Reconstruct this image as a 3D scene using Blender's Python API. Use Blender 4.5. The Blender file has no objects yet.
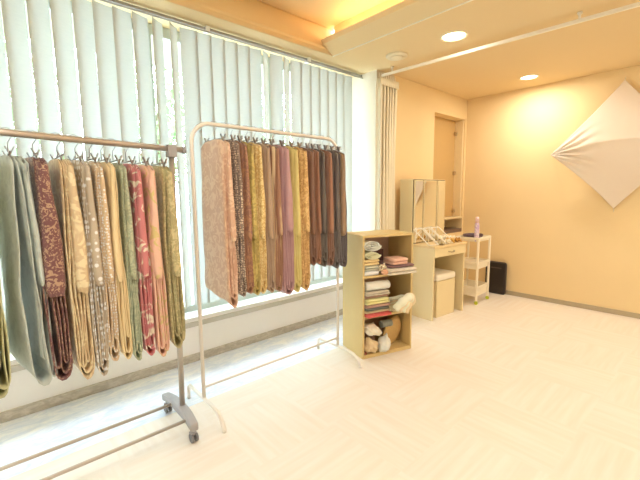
import bpy, bmesh, math, random
from mathutils import Vector, Matrix, noise
PI = math.pi
scn = bpy.context.scene
COL = scn.collection
def R(d): return math.radians(d)

# ------------------------------------------------------------------ materials
def hexc(h):
    h = h.lstrip('#'); v = [int(h[i:i+2], 16)/255 for i in (0, 2, 4)]
    return tuple((c/12.92 if c <= .04045 else ((c+.055)/1.055)**2.4) for c in v) + (1,)
MATS = {}
def newmat(name):
    m = bpy.data.materials.new(name); m.use_nodes = True
    nt = m.node_tree; b = nt.nodes['Principled BSDF']
    return m, nt, b
def mat(name, col, rough=.6, metal=0, var=.05, nscale=20, bump=0, bscale=200, spec=.5, coat=0):
    if name in MATS: return MATS[name]
    m, nt, b = newmat(name)
    c = hexc(col) if isinstance(col, str) else col
    tc = nt.nodes.new('ShaderNodeTexCoord')
    n = nt.nodes.new('ShaderNodeTexNoise'); n.inputs['Scale'].default_value = nscale; n.inputs['Detail'].default_value = 3
    nt.links.new(tc.outputs['Object'], n.inputs['Vector'])
    mx = nt.nodes.new('ShaderNodeMix'); mx.data_type = 'RGBA'
    mx.inputs[6].default_value = tuple(x*(1-var) for x in c[:3])+(1,)
    mx.inputs[7].default_value = tuple(min(1, x*(1+var)) for x in c[:3])+(1,)
    nt.links.new(n.outputs['Fac'], mx.inputs[0]); nt.links.new(mx.outputs[2], b.inputs['Base Color'])
    b.inputs['Roughness'].default_value = rough; b.inputs['Metallic'].default_value = metal
    b.inputs['Specular IOR Level'].default_value = spec
    b.inputs['Coat Weight'].default_value = coat
    if bump:
        n2 = nt.nodes.new('ShaderNodeTexNoise'); n2.inputs['Scale'].default_value = bscale
        nt.links.new(tc.outputs['Object'], n2.inputs['Vector'])
        bp = nt.nodes.new('ShaderNodeBump'); bp.inputs['Strength'].default_value = bump; bp.inputs['Distance'].default_value = .01
        nt.links.new(n2.outputs['Fac'], bp.inputs['Height']); nt.links.new(bp.outputs['Normal'], b.inputs['Normal'])
    MATS[name] = m; return m
def emis(name, col, s):
    m, nt, b = newmat(name)
    b.inputs['Base Color'].default_value = hexc(col)
    b.inputs['Emission Color'].default_value = hexc(col); b.inputs['Emission Strength'].default_value = s
    return m
def haze_wash(h, k=.10):  # lightens and greys cloth colours, painting haze into them
    a, g = hexc(h), hexc('#d8cabb'); return tuple(min(.85, a[i]*1.3*(1-k)+g[i]*k) for i in range(3))+(1,)
def brocade(name, c1, c2, kind='floral', scale=25, c3=None, rough=.45, amount=.5):
    """woven sash cloth: ground colour, pattern colour, fine vertical thread bump"""
    m, nt, b = newmat(name); L = nt.links.new; N = nt.nodes.new
    tc = N('ShaderNodeTexCoord'); mp = N('ShaderNodeMapping'); L(tc.outputs['Object'], mp.inputs['Vector'])
    def ramp(src, p0, p1):
        r = N('ShaderNodeValToRGB'); r.color_ramp.elements[0].position = p0; r.color_ramp.elements[1].position = p1
        L(src, r.inputs['Fac']); return r.outputs['Color']
    if kind == 'floral':
        n = N('ShaderNodeTexNoise'); n.inputs['Scale'].default_value = scale; n.inputs['Detail'].default_value = 1.5
        n.inputs['Distortion'].default_value = 1.6; L(mp.outputs[0], n.inputs['Vector'])
        fac = ramp(n.outputs['Fac'], amount-.02, amount+.05)
    elif kind == 'dots':
        n = N('ShaderNodeTexVoronoi'); n.inputs['Scale'].default_value = scale; n.inputs['Randomness'].default_value = .55
        L(mp.outputs[0], n.inputs['Vector']); 
        r = N('ShaderNodeValToRGB'); r.color_ramp.elements[0].position = .30; r.color_ramp.elements[1].position = .42
        r.color_ramp.elements[0].color = (1,1,1,1); r.color_ramp.elements[1].color = (0,0,0,1)
        L(n.outputs['Distance'], r.inputs['Fac']); fac = r.outputs['Color']
    elif kind == 'stripes':
        n = N('ShaderNodeTexWave'); n.wave_type = 'BANDS'; n.bands_direction = 'Y'; n.inputs['Scale'].default_value = scale
        n.inputs['Distortion'].default_value = 1.0; n.inputs['Detail'].default_value = 2
        L(mp.outputs[0], n.inputs['Vector']); fac = ramp(n.outputs['Fac'], .45, .75)
    elif kind == 'damask':
        n = N('ShaderNodeTexVoronoi'); n.feature = 'SMOOTH_F1'; n.inputs['Scale'].default_value = scale; n.inputs['Smoothness'].default_value = .4
        w = N('ShaderNodeTexNoise'); w.inputs['Scale'].default_value = scale*.8; L(mp.outputs[0], w.inputs['Vector'])
        ad = N('ShaderNodeMix'); ad.data_type = 'RGBA'; ad.inputs[0].default_value = .12
        L(mp.outputs[0], ad.inputs[6]); L(w.outputs['Color'], ad.inputs[7]); L(ad.outputs[2], n.inputs['Vector'])
        fac = ramp(n.outputs['Distance'], .28, .55)
    else:
        n = N('ShaderNodeTexNoise'); n.inputs['Scale'].default_value = scale; L(mp.outputs[0], n.inputs['Vector'])
        fac = n.outputs['Fac']
    mx = N('ShaderNodeMix'); mx.data_type = 'RGBA'; mx.inputs[6].default_value = haze_wash(c1); mx.inputs[7].default_value = haze_wash(c2)
    L(fac, mx.inputs[0]); out = mx.outputs[2]
    if c3:
        n3 = N('ShaderNodeTexNoise'); n3.inputs['Scale'].default_value = scale*.45; L(mp.outputs[0], n3.inputs['Vector'])
        f3 = ramp(n3.outputs['Fac'], .55, .60)
        m3 = N('ShaderNodeMix'); m3.data_type = 'RGBA'; m3.inputs[7].default_value = hexc(c3)
        L(f3, m3.inputs[0]); L(out, m3.inputs[6]); out = m3.outputs[2]
    L(out, b.inputs['Base Color'])
    b.inputs['Roughness'].default_value = rough; b.inputs['Sheen Weight'].default_value = .15
    nz = N('ShaderNodeTexNoise'); nz.inputs['Scale'].default_value = 60
    m2 = N('ShaderNodeMapping'); m2.inputs['Scale'].default_value = (1, 4, .5); L(tc.outputs['Object'], m2.inputs['Vector']); L(m2.outputs[0], nz.inputs['Vector'])
    bp = N('ShaderNodeBump'); bp.inputs['Strength'].default_value = .25; bp.inputs['Distance'].default_value = .006
    L(nz.outputs['Fac'], bp.inputs['Height']); L(bp.outputs['Normal'], b.inputs['Normal'])
    return m

# ------------------------------------------------------------------ mesh helpers
def link(name, bm, m, parent=None, smooth=False, bevel=0, subsurf=0, solid=0):
    me = bpy.data.meshes.new(name)
    bmesh.ops.recalc_face_normals(bm, faces=bm.faces)
    bm.to_mesh(me); bm.free()
    o = bpy.data.objects.new(name, me); COL.objects.link(o)
    if m: me.materials.append(m)
    if parent: o.parent = parent
    if smooth:
        for p in me.polygons: p.use_smooth = True
    if solid:
        md = o.modifiers.new('s', 'SOLIDIFY'); md.thickness = solid; md.offset = 0
    if subsurf:
        md = o.modifiers.new('ss', 'SUBSURF'); md.levels = subsurf; md.render_levels = subsurf
    if bevel:
        md = o.modifiers.new('b', 'BEVEL'); md.width = bevel; md.segments = 2; md.limit_method = 'ANGLE'; md.angle_limit = R(40)
        if not smooth:
            for p in me.polygons: p.use_smooth = False
    return o
def box(bm, x0, x1, y0, y1, z0, z1, M=None):
    vs = [bm.verts.new((x, y, z)) for z in (z0, z1) for y in (y0, y1) for x in (x0, x1)]
    for f in ((0,2,3,1),(4,5,7,6),(0,1,5,4),(2,6,7,3),(0,4,6,2),(1,3,7,5)): bm.faces.new([vs[i] for i in f])
    if M is not None:
        for v in vs: v.co = M @ v.co
    return vs
def tube(bm, pts, r, n=10, closed=False):
    pts = [Vector(p) for p in pts]; rings = []; ref = None
    rr = r if isinstance(r, (list, tuple)) else [r]*len(pts)
    for i, p in enumerate(pts):
        if closed: t = (pts[(i+1) % len(pts)]-pts[i-1]).normalized()
        else: t = (pts[min(i+1, len(pts)-1)]-pts[max(i-1, 0)]).normalized()
        if ref is None:
            ref = t.orthogonal().normalized()
        ref = (ref - t*ref.dot(t)).normalized(); bi = t.cross(ref)
        rings.append([bm.verts.new(p+(ref*math.cos(2*PI*k/n)+bi*math.sin(2*PI*k/n))*rr[i]) for k in range(n)])
    m = len(rings)
    for i in range(m if closed else m-1):
        a, b = rings[i], rings[(i+1) % m]
        for k in range(n): bm.faces.new((a[k], a[(k+1) % n], b[(k+1) % n], b[k]))
    if not closed:
        bm.faces.new(rings[0][::-1]); bm.faces.new(rings[-1])
def lathe(bm, prof, c=(0,0,0), n=28, M=None):
    c = Vector(c); rings = []
    for r, z in prof:
        if r < 1e-6: rings.append([bm.verts.new(c+Vector((0,0,z)))])
        else: rings.append([bm.verts.new(c+Vector((r*math.cos(2*PI*k/n), r*math.sin(2*PI*k/n), z))) for k in range(n)])
    for a, b in zip(rings, rings[1:]):
        for k in range(n):
            q = [a[k % len(a)], a[(k+1) % len(a)], b[(k+1) % len(b)], b[k % len(b)]]
            q = list(dict.fromkeys(q))
            if len(q) > 2: bm.faces.new(q)
    if M is not None:
        for rg in rings:
            for v in rg: v.co = M @ v.co
def arc(c, r, a0, a1, u, v, n=8):
    c, u, v = Vector(c), Vector(u), Vector(v)
    return [c+u*r*math.cos(a0+(a1-a0)*i/n)+v*r*math.sin(a0+(a1-a0)*i/n) for i in range(n+1)]
def grid(bm, fn, nu, nv):
    g = [[bm.verts.new(fn(i/nu, j/nv)) for j in range(nv+1)] for i in range(nu+1)]
    for i in range(nu):
        for j in range(nv): bm.faces.new((g[i][j], g[i+1][j], g[i+1][j+1], g[i][j+1]))
    return g
def quad(bm, *ps): bm.faces.new([bm.verts.new(p) for p in ps])
def BM(): return bmesh.new()
def tag(o, label, cat, group=None, kind=None):
    o['label'] = label; o['category'] = cat
    if group: o['group'] = group
    if kind: o['kind'] = kind
    return o
def thing(name, label, cat, loc=(0,0,0), rz=0, group=None):
    o = bpy.data.objects.new(name, None); COL.objects.link(o); o.location = loc; o.rotation_euler = (0,0,rz)
    o.empty_display_size = .05
    return tag(o, label, cat, group)
def struct(name, bm, m, parent=None, **k):
    o = link(name, bm, m, parent, **k)
    if parent is None: o['kind'] = 'structure'
    return o
def nz(x, y=0, z=0): return noise.noise(Vector((x, y, z)))

# ------------------------------------------------------------------ dimensions
YW, XB, YR, ZC = 2.853, 5.07, 2.57, 2.62     # window wall face, far wall, return wall, ceiling
XR = 3.12                                     # side of the return wall

# ------------------------------------------------------------------ wall / floor materials
plaster = mat('cream_wallpaper', '#f2d7a4', .85, var=.03, nscale=3, bump=.15, bscale=120)
ceilm = mat('ceiling_paint', '#ead1a2', .9, var=.015, nscale=2)
offwhite = mat('off_white_wallpaper', '#efeadf', .85, var=.02, nscale=3)
whitewall = mat('white_window_wall', '#fbfaf8', .8, var=.04, nscale=4)
def floor_mat():
    m, nt, b = newmat('wood_grain_tile'); L = nt.links.new; N = nt.nodes.new
    tc = N('ShaderNodeTexCoord'); ch = N('ShaderNodeTexChecker'); ch.inputs['Scale'].default_value = 2.0
    mp0 = N('ShaderNodeMapping'); mp0.inputs['Location'].default_value = (.1, .02, .25); L(tc.outputs['Object'], mp0.inputs['Vector'])
    L(mp0.outputs[0], ch.inputs['Vector'])
    outs = []
    for sc in ((1.2, 16, 1), (16, 1.2, 1)):
        mp = N('ShaderNodeMapping'); mp.inputs['Scale'].default_value = sc; L(tc.outputs['Object'], mp.inputs['Vector'])
        n = N('ShaderNodeTexNoise'); n.inputs['Scale'].default_value = 1.6; n.inputs['Detail'].default_value = 5; L(mp.outputs[0], n.inputs['Vector'])
        outs.append(n.outputs['Fac'])
    mx = N('ShaderNodeMix'); mx.data_type = 'FLOAT'; L(ch.outputs['Fac'], mx.inputs[0]); L(outs[0], mx.inputs[2]); L(outs[1], mx.inputs[3])
    r = N('ShaderNodeValToRGB'); e = r.color_ramp.elements
    e[0].position = .36; e[0].color = hexc('#f1e7da'); e[1].position = .64; e[1].color = hexc('#f5eee4')
    L(mx.outputs[0], r.inputs['Fac']); L(r.outputs['Color'], b.inputs['Base Color'])
    b.inputs['Roughness'].default_value = .42; b.inputs['Specular IOR Level'].default_value = .35
    return m
def marble_mat(name, c1, c2, scale, rough=.35, lo=.42, hi=.62):
    m, nt, b = newmat(name); L = nt.links.new; N = nt.nodes.new
    tc = N('ShaderNodeTexCoord'); mp = N('ShaderNodeMapping'); mp.inputs['Scale'].default_value = (1, 2.5, 2.5); L(tc.outputs['Object'], mp.inputs['Vector'])
    n = N('ShaderNodeTexNoise'); n.inputs['Scale'].default_value = scale; n.inputs['Detail'].default_value = 8; n.inputs['Roughness'].default_value = .7
    n.inputs['Distortion'].default_value = .8; L(mp.outputs[0], n.inputs['Vector'])
    r = N('ShaderNodeValToRGB'); e = r.color_ramp.elements
    e[0].position = lo; e[0].color = hexc(c1); e[1].position = hi; e[1].color = hexc(c2)
    L(n.outputs['Fac'], r.inputs['Fac']); L(r.outputs['Color'], b.inputs['Base Color']); b.inputs['Roughness'].default_value = rough
    return m
FLOOR = floor_mat()
DAYLIT_MARBLE = marble_mat('daylight_white_marble', '#dbe5f5', '#f8fbff', 6)  # marble whitened and tinted blue to stand in for daylight on the floor
STONE = marble_mat('grey_stone', '#b5ad9f', '#d2cbbf', 14, .5)
SILL = mat('sill_grey', '#c8c3b8', .5)

# ------------------------------------------------------------------ room
X0, Y0 = -2.2, -2.6
b = BM(); box(b, X0, XB+.1, Y0, 2.24, -.1, 0); struct('floor', b, FLOOR)
b = BM(); box(b, XR, XB+.1, 2.24, 2.95, -.1, 0); struct('floor', b, FLOOR)
b = BM(); box(b, X0, XR, 2.24, 3.12, -.1, 0); struct('floor_daylit_strip', b, DAYLIT_MARBLE).name = 'trim_1'
b = BM(); box(b, XB, XB+.12, Y0, 2.95, 0, ZC+.4); struct('wall_back', b, plaster)
b = BM(); box(b, X0-.12, X0, Y0, 3.12, 0, ZC+.4); struct('wall_left', b, offwhite)
b = BM(); box(b, X0, XB, Y0-.12, Y0, 0, ZC+.4); struct('wall_front', b, offwhite)

RX0, RX1, RZ0, RZ1 = 4.245, 5.035, .80, 2.35
b = BM()
box(b, XR+.3, RX0, YR, YR+.25, 0, ZC); box(b, RX1, XB, YR, YR+.25, 0, ZC)
box(b, RX0, RX1, YR, YR+.25, 0, RZ0); box(b, RX0, RX1, YR, YR+.25, RZ1, ZC)
box(b, XR+.3, XB, YR+.25, YR+.38, 0, ZC)
struct('wall_right', b, plaster)
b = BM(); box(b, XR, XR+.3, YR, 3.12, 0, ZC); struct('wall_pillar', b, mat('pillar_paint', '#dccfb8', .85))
# low wall under the window
b = BM(); box(b, X0, XR, YW, 3.12, 0, .35); struct('wall_window', b, whitewall)
b = BM(); box(b, X0, XR, YW-.012, YW+.02, .295, .335); struct('trim_2', b, SILL, bevel=.004)
b = BM(); box(b, X0, XR, YW-.004, 3.0, .3501, .372); struct('trim_3', b, mat('white_sill', '#f4f4f2', .5), bevel=.003)
b = BM(); box(b, X0, XR-.001, YW-.012, YW-.0005, .0005, .068); struct('baseboard_window', b, STONE, bevel=.003)
b = BM(); box(b, XB-.012, XB-.0005, Y0, YR, .0005, .055); struct('baseboard_back', b, mat('grey_vinyl_base', '#b3a386', .5), bevel=.002)
# ceiling with cove
CX, CY = 2.52, 2.60
b = BM()
box(b, CX, XB, Y0, 3.12, ZC, ZC+.06)                 # flat part towards the far wall
box(b, X0, CX, CY, 3.12, ZC, ZC+.06)                 # soffit over the window
struct('ceiling', b, ceilm)
b = BM(); box(b, X0, 2.62, Y0, CY+.1, 2.90, 2.96); struct('ceiling', b, ceilm)
b = BM()                                             # window side of the cove
grid(b, lambda s, t: Vector((X0+(2.62-X0)*s, CY+.10*t*t, ZC+.29*t)), 1, 8); struct('wall_cove_window', b, ceilm, smooth=True, solid=.004).name = 'trim_4'
b = BM()                                             # sloping trough edge along the far side of the cove
pr = [(2.52, 2.62), (2.395, 2.695), (2.385, 2.735), (2.40, 2.738), (2.41, 2.705), (2.56, 2.705), (2.56, 2.90), (2.62, 2.90), (2.62, 2.66)]
f0 = [b.verts.new((x, Y0, z)) for x, z in pr]; f1 = [b.verts.new((x, CY+.02, z)) for x, z in pr]
for i in range(len(pr)): b.faces.new((f0[i], f0[(i+1) % len(pr)], f1[(i+1) % len(pr)], f1[i]))
b.faces.new(f0); b.faces.new(f1)
struct('trim_5', b, ceilm)
b = BM(); box(b, CX-.004, CX+.004, Y0, CY, ZC-.006, ZC+.001); struct('trim_6', b, mat('bead_white', '#fbf3e2', .4))
# LED strip in the trough
t = thing('cove_light_strip', 'warm light strip hidden in the ceiling cove trough', 'light strip', (2.475, 0, 2.706))
b = BM(); box(b, -.02, .02, Y0+.1, 2.5, 0, .012); link('tube', b, emis('cove_led', '#ffe0b0', 15), t)
# window: frame, glass
fm = mat('window_frame_grey', '#b4bcba', .4, metal=.1)
ZT = 2.62
w = thing('window_1', 'w', 'w', (0, 3.03, 0)); 
for k in ('label', 'category'): del w[k]
w['kind'] = 'structure'
b = BM()
box(b, X0, XR, -.03, .03, .372, .43); box(b, X0, XR, -.03, .03, 2.54, ZT)
for x in (-1.4, -.2, 1.0, 2.08): box(b, x-.03, x+.03, -.03, .03, .43, 2.54)
box(b, XR-.06, XR, -.03, .03, .43, 2.54); box(b, X0, X0+.06, -.03, .03, .43, 2.54)
link('window_frame', b, fm, w, bevel=.004)
gm, nt, bs = newmat('window_glass')
tr = nt.nodes.new('ShaderNodeBsdfTransparent'); gl = nt.nodes.new('ShaderNodeBsdfGlossy'); gl.inputs['Roughness'].default_value = .02
mxs = nt.nodes.new('ShaderNodeMixShader'); mxs.inputs[0].default_value = .06
nt.links.new(tr.outputs[0], mxs.inputs[1]); nt.links.new(gl.outputs[0], mxs.inputs[2]); nt.links.new(mxs.outputs[0], nt.nodes['Material Output'].inputs[0])
b = BM(); box(b, X0+.05, XR-.05, -.003, .003, .42, 2.55); link('window_pane', b, gm, w)

# ------------------------------------------------------------------ vertical blinds
def slat_mat():
    m, nt, bs = newmat('blind_cloth'); L = nt.links.new; N = nt.nodes.new
    tc = N('ShaderNodeTexCoord'); mp = N('ShaderNodeMapping'); mp.inputs['Scale'].default_value = (3, 3, 40); L(tc.outputs['Object'], mp.inputs['Vector'])
    n = N('ShaderNodeTexNoise'); n.inputs['Scale'].default_value = 8; L(mp.outputs[0], n.inputs['Vector'])
    r = N('ShaderNodeValToRGB'); r.color_ramp.elements[0].color = hexc('#aca38c'); r.color_ramp.elements[1].color = hexc('#bfb59c')
    L(n.outputs['Fac'], r.inputs['Fac'])
    d = N('ShaderNodeBsdfDiffuse'); tl = N('ShaderNodeBsdfTranslucent'); mx = N('ShaderNodeMixShader'); mx.inputs[0].default_value = .23
    L(r.outputs['Color'], d.inputs['Color']); tl.inputs['Color'].default_value = hexc('#d3dbd8')
    L(d.outputs[0], mx.inputs[1]); L(tl.outputs[0], mx.inputs[2]); L(mx.outputs[0], nt.nodes['Material Output'].inputs[0])
    return m
SL = slat_mat(); chrome = mat('rail_metal', '#a3a39e', .35, metal=.5)
bl = thing('vertical_blind', 'pale grey-green vertical fabric blinds hanging over the big window', 'blinds', (0, 2.775, 0))
b = BM(); box(b, -1.2, 3.11, -.016, .022, 2.584, 2.606); link('head_rail', b, chrome, bl, bevel=.003)
b = BM(); tube(b, [(-1.2, -.032, 2.567), (3.10, -.032, 2.567)], .006); link('control_rod', b, chrome, bl)
for x in (.22, 1.36, 2.36):
    b = BM(); box(b, x-.015, x+.015, -.036, .026, 2.572, 2.612); link('bracket', b, mat('bracket_clear', '#e8e8e4', .3), bl, bevel=.003)
rnd = random.Random(4)
sp = .1115; x = -1.12; i = 0
special = {.88: 24, .96: 40, 1.07: 46, 1.86: 36, 1.95: 40, 2.06: 10, 2.13: 30}
while x < 2.92:
    near = [a for k, a in special.items() if abs(k-x) < .05]
    if near: th = near[0]
    elif x < .62: th = 24+rnd.uniform(-3, 5)
    elif x < .9: th = 16
    else: th = -8+rnd.uniform(-3, 3)
    th = R(th); wd = .127; dx, dy = math.cos(th)*wd/2, math.sin(th)*wd/2
    sw = rnd.uniform(-.004, .004); bow = .006; ph = rnd.uniform(0, 6)
    def f(s, t, x=x, dx=dx, dy=dy, sw=sw, ph=ph):
        u = 2*s-1; z = 2.562-(2.562-.49)*t; k = 1-u*u
        c = math.cos(t*3+ph)*.006*t
        return Vector((x+dx*u+sw*t-dy/wd*2*bow*k, dy*u+dx/wd*2*bow*k+c*u, z))
    b = BM(); grid(b, f, 6, 14)
    link('slat', b, SL, bl, smooth=True)
    i += 1; x += sp

# ------------------------------------------------------------------ outside
b = BM(); box(b, -14, 16, 3.15, 30, -.5, -.4); struct('ground', b, mat('pale_paving', '#dededb', .9, var=.1, nscale=3))
bark = mat('bark', '#6d5a45', .9, bump=.4, bscale=30)
lm, nt, bs = newmat('leaf'); bs.inputs['Base Color'].default_value = hexc('#7fa668'); bs.inputs['Roughness'].default_value = .5
oi = nt.nodes.new('ShaderNodeTexNoise'); oi.inputs['Scale'].default_value = 3; rp = nt.nodes.new('ShaderNodeValToRGB')
rp.color_ramp.elements[0].color = hexc('#4f7a45'); rp.color_ramp.elements[1].color = hexc('#a9c98a')
nt.links.new(oi.outputs['Fac'], rp.inputs['Fac']); nt.links.new(rp.outputs['Color'], bs.inputs['Base Color'])
rnd = random.Random(9)
def tree_meshes():
    b = BM(); tube(b, [(0,0,-.42), (.03,.02,.6), (-.02,.05,1.6), (.05,0,2.6)], [.07,.06,.05,.03])
    for a in (0, 2, 4.2): tube(b, [(0,.03,1.4), (.35*math.cos(a), .35*math.sin(a), 2.0), (.6*math.cos(a), .6*math.sin(a), 2.7)], [.03,.02,.01], 6)
    tm = b
    c = BM()
    for _ in range(1500):
        p = Vector((rnd.gauss(0, 1), rnd.gauss(0, 1), rnd.gauss(0, 1))); p = p.normalized()*(rnd.random()**.4)
        p = Vector((p.x*.85, p.y*.85, 2.5+p.z*1.1)); s = rnd.uniform(.04, .08)
        u = Vector((rnd.uniform(-1,1), rnd.uniform(-1,1), rnd.uniform(-1,1))).normalized(); v = u.orthogonal().normalized()
        vs = [c.verts.new(p+u*s), c.verts.new(p+v*s*.5), c.verts.new(p-u*s), c.verts.new(p-v*s*.5)]; c.faces.new(vs)
    return tm, c
tb, cb = tree_meshes()
tl = ['garden tree outside the window, glimpsed at the far left of the blinds', 'garden tree outside, glimpsed through the blinds above the silver rack end', 'garden tree outside, glimpsed through the blinds above the white rack']
T0 = None
for k, (x, y) in enumerate([(.15, 5.6), (2.1, 6.0), (4.4, 6.6)]):
    r_ = thing('garden_tree', tl[k], 'tree', (x, y, 0), k*1.3, 'trees outside the window')
    if k == 0:
        tr_, cr_ = link('trunk', tb, bark, r_, smooth=True), link('foliage', cb, lm, r_)
    else:
        for s_ in (tr_, cr_):
            c_ = s_.copy(); COL.objects.link(c_); c_.parent = r_

b = BM(); box(b, -3.5, 5.5, 3.125, 4.2, 2.72, 2.9); o_ = struct('added_shade_slab', b, mat('shade_slab_concrete', '#a9a294', .9)); o_.name = 'shade_slab'  # added slab outside, put in to darken the upper slats
# ------------------------------------------------------------------ ceiling fittings
lampm = emis('lamp_glow', '#ffe2ae', 9); ringm = mat('lamp_ring', '#f6ead2', .4)
def downlight(x, y, label, r=.095):
    t = thing('downlight', label, 'ceiling light', (x, y, ZC), 0, 'recessed ceiling downlights')
    b = BM(); lathe(b, [(r+.014, 0), (r+.012, -.008), (r, -.008), (r-.006, -.001), (r+.014, 0)]); link('trim_ring', b, ringm, t, smooth=True)
    b = BM(); lathe(b, [(0, -.004), (r*.5, -.0045), (r-.004, -.002), (r-.004, -.0005), (0, -.0005)]); link('lamp_lens', b, lampm, t, smooth=True)
    return t
def lamp(x, y, e, col=(1, .955, .88), size=.16, z=ZC-.02, name='lamp_and_fill_light', spread=PI):
    l = bpy.data.lights.new(name, 'AREA'); l.shape = 'DISK'; l.size = size; l.energy = e*.45; l.color = col; l.spread = spread
    o = bpy.data.objects.new(name, l); COL.objects.link(o); o.location = (x, y, z); return o
downlight(2.965, 1.638, 'larger round downlight glowing in the ceiling near the smoke detector')
downlight(4.618, 1.637, 'smaller looking round downlight glowing near the far wall', .085)
lamp(2.965, 1.638, 12); lamp(4.618, 1.637, 30, size=.10)
for x, y in ((2.965, -.3), (4.618, -.3), (2.965, -1.9), (4.3, -1.9)): 
    lamp(x, y, 19)
lamp(.6, .5, 36, (1, .98, .96), .6, 2.88); lamp(-.8, .5, 28, (1, .98, .96), .6, 2.88); lamp(1.5, -1.0, 16, (1, .98, .96), .5, 2.88)  # added fill lights under the cove ceiling, brightening the left of the room
t = thing('smoke_detector', 'flat round cream smoke detector on the ceiling', 'smoke detector', (2.957, 2.20, ZC))
b = BM(); lathe(b, [(0, 0), (.10, 0), (.10, -.012), (.09, -.018), (0, -.018)]); link('mounting_plate', b, mat('cream_plastic', '#eadcbc', .5), t, smooth=True, bevel=.002)
b = BM(); lathe(b, [(0, -.0182), (.06, -.0182), (.055, -.026), (.04, -.030), (0, -.031)]); link('sensor_dome', b, mat('cream_plastic', '#eadcbc', .5), t, smooth=True)
# curtain track
t = thing('curtain_track', 'white curtain rail running across the ceiling towards the far room', 'curtain rail', (0, 0, 0))
b = BM()
tA, tB = Vector((3.165, 2.54, 2.56)), Vector((3.36, -.6, 2.56))
d = (tB-tA).normalized(); s_ = Vector((-d.y, d.x, 0))
vs = []
for p in (tA, tB):
    vs.append([b.verts.new(p+s_*a+Vector((0,0,c))) for a, c in ((-.011,-.013), (.011,-.013), (.011,.013), (-.011,.013))])
for k in range(4): b.faces.new((vs[0][k], vs[0][(k+1) % 4], vs[1][(k+1) % 4], vs[1][k]))
b.faces.new(vs[0]); b.faces.new(vs[1]); link('rail', b, mat('track_white', '#f7efdf', .3), t, bevel=.003)
for q in (.04, .54, .98):
    p = tA.lerp(tB, q); b = BM(); lathe(b, [(0, .058), (.016, .058), (.016, .045), (.008, .04), (.008, .012), (.0, .012)], p); link('ceiling_bracket', b, mat('track_white', '#f7efdf', .3), t, smooth=True)
# curtain bunched at the track end
t = thing('curtain', 'cream pleated curtain gathered against the pillar', 'curtain', (3.075, 2.475, 0), 0)
cm, nt, bs = newmat('curtain_cloth'); bs.inputs['Base Color'].default_value = hexc('#f1e5cc'); bs.inputs['Roughness'].default_value = .85
nn = nt.nodes.new('ShaderNodeTexNoise'); nn.inputs['Scale'].default_value = 12; rr_ = nt.nodes.new('ShaderNodeValToRGB')
rr_.color_ramp.elements[0].color = hexc('#ecdfc0'); rr_.color_ramp.elements[1].color = hexc('#f4ead2')
nt.links.new(nn.outputs['Fac'], rr_.inputs['Fac']); nt.links.new(rr_.outputs['Color'], bs.inputs['Base Color'])
def cf(s, t_):
    z = 2.50-t_*2.46; n = 6
    w_ = .32*(1-.12*math.sin(PI*min(1, t_*1.2)))
    a = s*n*2*PI
    amp = .030+.012*math.sin(s*5)
    x = -.05+w_*s+.010*math.sin(2*a)
    y = amp*math.cos(a+.5*math.sin(t_*4+s*3))+.004*nz(s*9, t_*5)
    if t_ < .04: y *= .5+t_*12
    return Vector((x, y, z))
b = BM(); grid(b, cf, 120, 24); link('drape', b, cm, t, smooth=True, solid=.003)
b = BM(); grid(b, lambda s, q: Vector((-.052+.30*s, -.036+.004*math.sin(s*60), 2.50-.07*q)), 60, 2); link('heading_tape', b, cm, t, smooth=True, solid=.003)
for k in range(8):
    b = BM(); x = -.03+.26*k/7; tube(b, [(x, 0, 2.552), (x, .0, 2.53), (x, -.012, 2.50)], .003, 6); link('curtain_hook', b, mat('track_white', '#f7efdf', .3), t)

# ------------------------------------------------------------------ clothes rails
silver = mat('brushed_silver', '#c6bbb0', .3, metal=.5); greyp = mat('grey_plastic', '#a9a6a8', .45); whitem = mat('white_enamel', '#f6efe6', .35, var=.02)
rubber = mat('wheel_grey', '#7e7c80', .6)
t = thing('clothes_rack', 'silver garment rail on castors standing at the left, nearer the camera', 'clothes rack', (0, 0, 0))
RS = 2.08
def rz_(x): return 1.603+(.85-x)*.026
b = BM(); tube(b, [(-1.05, RS, rz_(-1.05)), (.842, RS, rz_(.842))], .0155, 14); link('hanging_rail', b, silver, t, smooth=True)
b = BM(); tube(b, [(.843, RS, rz_(.843)), (.862, RS, rz_(.862))], .018, 14); link('rail_end_cap', b, greyp, t, smooth=True)
for x in (.783, -1.0):
    b = BM(); tube(b, [(x-.022, RS, .09), (x, RS, rz_(x))], .0155, 14); link('post', b, silver, t, smooth=True)
    b = BM(); box(b, x-.024, x+.024, RS-.024, RS+.024, rz_(x)-.045, rz_(x)+.022); link('joint_block', b, greyp, t, bevel=.005)
    xb = x-.04
    ft = BM()
    n = 9; rings = []
    for k in range(n):
        q = k/(n-1); y = 1.865+.45*q; h = .10+.016*min(1, math.sin(PI*q)*1.6); hw = .023+.006*math.sin(PI*q)
        rings.append([ft.verts.new((xb+sx*hw+.012*math.sin(PI*q), y, zz)) for sx, zz in ((-1, h-.032), (1, h-.032), (1, h+.012), (-1, h+.012))])
    for r1, r2 in zip(rings, rings[1:]):
        for k in range(4): ft.faces.new((r1[k], r1[(k+1) % 4], r2[(k+1) % 4], r2[k]))
    ft.faces.new(rings[0]); ft.faces.new(rings[-1])
    link('base_foot', ft, greyp, t, bevel=.01)
    for y in (1.895, 2.285):
        c = link_c = None
        bb = BM(); tube(bb, [(xb, y, .075), (xb, y, .045)], .008, 8); box(bb, xb-.017, xb+.017, y-.016, y+.016, .04, .056); cs = link('castor', bb, greyp, t, bevel=.004)
        bb = BM()
        for s1 in (-1, 1): tube(bb, [(xb+s1*.006, y-.008, .026), (xb+s1*.019, y-.008, .026)], .026, 18)
        link('wheel', bb, rubber, cs, bevel=.003)
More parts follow.
